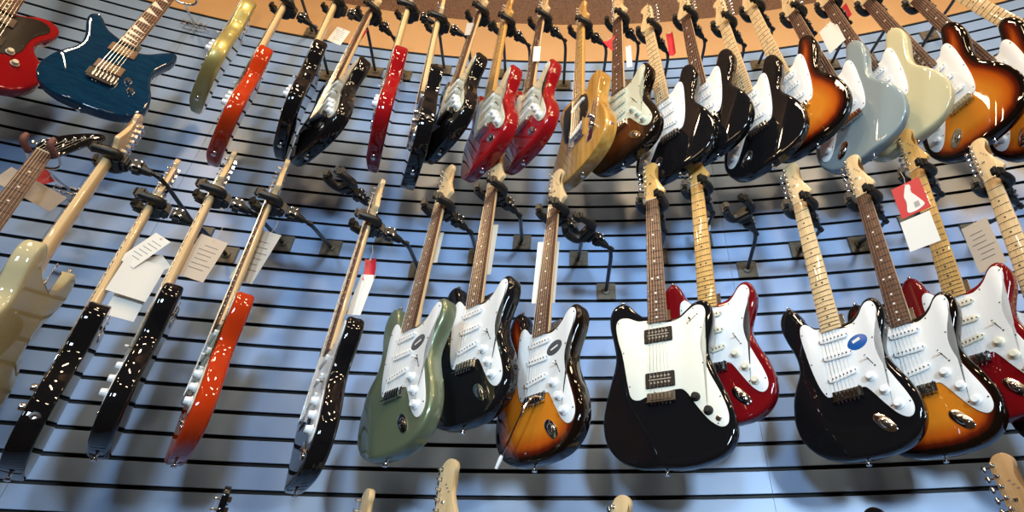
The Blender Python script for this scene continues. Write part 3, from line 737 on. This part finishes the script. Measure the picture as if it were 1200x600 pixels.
# ------------------------------------------------------------ chrome hooks
def hook(label, px, wall_px, a, tips):
    N = at(*px, a); W0 = at(*wall_px, .012); rd = radial(W0); tx = Vector((rd.y, -rd.x, 0)); up = Vector((0, 0, 1))
    root = bpy.data.objects.new('hook_hanger', None); COL.objects.link(root); root.location = W0; root.empty_display_size = .05
    tag(root, label, 'hanger', 'chrome wire hooks')
    L = lambda v: v-W0
    bm = bmesh.new()
    e = N+rd*.03-up*.02
    tube(bm, [L(W0), L(W0-rd*.03), L(W0.lerp(e, .5)), L(e)], .0042, 8)
    tube(bm, [L(p) for p in bez(e, e-tx*.05, N-tx*.05+rd*.02, N-tx*.036-rd*.045, 8)], .0045, 8)
    tube(bm, [L(p) for p in bez(e, e+tx*.05, N+tx*.05+rd*.02, N+tx*.036-rd*.045, 8)], .0045, 8)
    part('hook', finish(bm, 'hook', M['chrome'], 50), root)
    bm = bmesh.new()
    for dz in (-.012, .012):
        tube(bm, [L(W0+tx*(-.048+.012*i)-rd*(.006 if i % 2 else .016)+up*dz) for i in range(9)], .0028, 6)
    tube(bm, [L(W0-tx*.05-rd*.008-up*.012), L(W0-tx*.05-rd*.008+up*.012)], .0028, 6); tube(bm, [L(W0+tx*.05-rd*.008-up*.012), L(W0+tx*.05-rd*.008+up*.012)], .0028, 6)
    part('wire_base', finish(bm, 'wire_base', M['chrome'], 50), root)
    bm = bmesh.new(); tube(bm, [L(W0-up*.01-rd*.01), L(W0-up*.055-rd*.05)], .0045, 8)
    part('peg', finish(bm, 'peg', M['chrome'], 50), root)
    if tips:
        for sx in (-1, 1):
            p = N+tx*sx*.036-rd*.045; bm = bmesh.new()
            tube(bm, [L(p+rd*.030), L(p-rd*.012), L(p-rd*.018+up*.012), L(p-rd*.018+up*.028)], [.010, .010, .010, .008], 10)
            part('rubber_tip', finish(bm, 'rubber_tip', M['brown_rubber'], 50), root)
hook('chrome wire hook with brown rubber tips holding the dark-headed guitar at the left', (52, 184), (83, 226), .28, True)
hook('chrome wire hook high on the wall beside the blue guitar neck', (217, -6), (228, 31), .30, False)

# ------------------------------------------------------------ paper tags
def card(label, px, a, w, h, yaw, roll, col, deco=None, bend=.0, group='price tags hanging from the guitars', thread=.05):
    N, X, Y, Z = frame_at(px, a, yaw, roll)
    Mw = Matrix((X, Y, Z)).transposed().to_4x4(); Mw.translation = N
    root = bpy.data.objects.new('price_tag', None); COL.objects.link(root); root.matrix_world = Mw; root.empty_display_size = .03
    tag(root, label, 'tag', group)
    bm = bmesh.new(); rows = []; n = 6
    for i in range(n+1):
        x = -w/2+w*i/n
        y = bend*(1-(2*i/n-1)**2)
        rows.append([bm.verts.new((x, y+dy, z)) for dy, z in ((-.0004, -h/2), (-.0004+bend*.4, 0), (-.0004, h/2), (.0004, h/2), (.0004+bend*.4, 0), (.0004, -h/2))])
    for p, q in zip(rows, rows[1:]):
        for k in range(6): bm.faces.new((p[k], p[(k+1) % 6], q[(k+1) % 6], q[k]))
    bm.faces.new(rows[0]); bm.faces.new(rows[-1])
    part('card', finish(bm, 'card', M[col], 30), root)
    if deco == 'silhouette':
        bm = bmesh.new()
        lp = spline([(-18, -45), (-12, -10), (-14, 10), (-8, 30), (-2, 46), (8, 48), (10, 36), (6, 22), (14, 0), (22, -20), (26, -40), (4, -50)], 4)
        slab(bm, [Vector((p.x*w/.075, p.y*h/.115)) for p in lp], -1.4, -.5, 0, 0)
        for k in range(6): box(bm, ((.004+k*.0022)*w/.075, -.0017, -.030), (.0011, .0004, .020), mi=1)
        part('printed_picture', finish(bm, 'printed_picture', [M['paper'], M['ink']], 30), root)
    if deco == 'lines':
        bm = bmesh.new()
        for k in range(6): box(bm, (random.uniform(-.1, .1)*w, -.0009, h*(.28-k*.11)), (w*random.uniform(.45, .7), .0003, h*.012))
        part('printed_lines', finish(bm, 'printed_lines', M['ink'], 30), root)
    if thread:
        bm = bmesh.new(); tube(bm, [(0, 0, h/2-.006), (.003, .004, h/2+thread*.5), (0, .002, h/2+thread)], .0008, 6)
        lathe(bm, (0, -.0012, h/2-.008), (0, 1, 0), [(0, .0035), (.0024, .0035)], 10)
        part('thread', finish(bm, 'thread', M['paper_beige'], 30), root)
card('red card with white guitar picture hanging on the amber neck, right', (1067, 232), .43, .082, .115, 10, 2, 'paper_red', 'silhouette')
card('blank white card just below the red card with the guitar picture', (1078, 271), .435, .082, .105, 10, 3, 'paper', thread=0)
card('beige printed tag on the guitar at the right edge', (1152, 287), .33, .075, .16, 18, 3, 'paper_beige', 'lines')
card('long white card behind the neck of the guitar with white-tipped arm', (640, 318), .34, .070, .23, 10, 2, 'paper')
card('white card behind the neck of the black guitar right of the sage green one', (571, 292), .31, .050, .20, 20, 2, 'paper')
card('narrow white card behind the neck of the sage green guitar', (511, 290), .32, .030, .12, 25, 2, 'paper')
card('red folded tag on the narrow black guitar with white pickguard', (433, 314), .34, .036, .08, 35, -8, 'paper_red', bend=.012)
card('white card under the red folded tag', (423, 345), .335, .045, .14, 30, 6, 'paper', thread=0)
card('grey film sleeve hanging along the neck of the orange guitar', (300, 300), .32, .065, .19, 20, 8, 'paper_grey', 'lines')
card('grey-beige tag behind the neck of the black edge-on guitar beside the orange one', (237, 302), .33, .075, .15, 10, 6, 'paper_beige', 'lines')
card('upper white card of the bunch beside the leftmost black edge-on guitar', (170, 293), .34, .05, .12, 20, 25, 'paper', 'lines')
card('large white card of the bunch beside the leftmost black edge-on guitar', (160, 326), .33, .095, .12, 5, 2, 'paper', thread=0)
card('lowest white card of the bunch beside the leftmost black edge-on guitar', (148, 356), .31, .070, .09, 5, 0, 'paper', thread=0)
card('tilted small white card at the right of the bunch by the black guitar', (182, 310), .31, .050, .06, 5, 40, 'paper', thread=0)
card('beige tag under the dark headstock at the left edge', (36, 222), .22, .16, .07, 10, 12, 'paper_beige')
card('small dark red card above the beige tag at the left edge', (48, 208), .20, .05, .05, 10, 35, 'paper_red', thread=0)
card('red card beside the amber neck of the half hidden red guitar', (823, 262), .15, .030, .11, 10, 0, 'paper_red')
card('small white card beside the amber neck of the half hidden red guitar', (828, 263), .14, .030, .06, 10, 10, 'paper', thread=0)
card('off-white tag on the black edge-on guitar in the upper row', (397, 42), 0.31, .055, .11, 15, 8, 'paper', 'lines')
card('red and dark folded tag on the black guitar left of the narrow red one', (421, 42), 0.39, .030, .11, 30, 10, 'paper_red', bend=.01)
card('small grey tag on the black guitar left of the two red ones', (552, 34), 0.39, .045, .09, 20, 0, 'paper_grey')
card('white slip left of the rosewood neck of the upper red guitar', (629, 63), 0.41, .028, .10, 10, 0, 'paper')
card('red tag on the dark guitar with mint pickguard', (718, 50), 0.38, .055, .09, 10, -25, 'paper_red', bend=.012)
card('white slip right of the neck of the dark guitar with mint pickguard', (737, 66), 0.33, .024, .15, 10, 0, 'paper')
card('red slip behind the headstock of the first black left-handed guitar', (786, 50), .33, .030, .16, 10, 0, 'paper_red', bend=.01)
card('white square tag between the two rosewood necks, upper right', (975, 42), 0.35, .075, .16, 20, -2, 'paper')
card('red slip above the white square tag, upper right', (991, 14), 0.31, .035, .09, 20, 0, 'paper_red', thread=0)
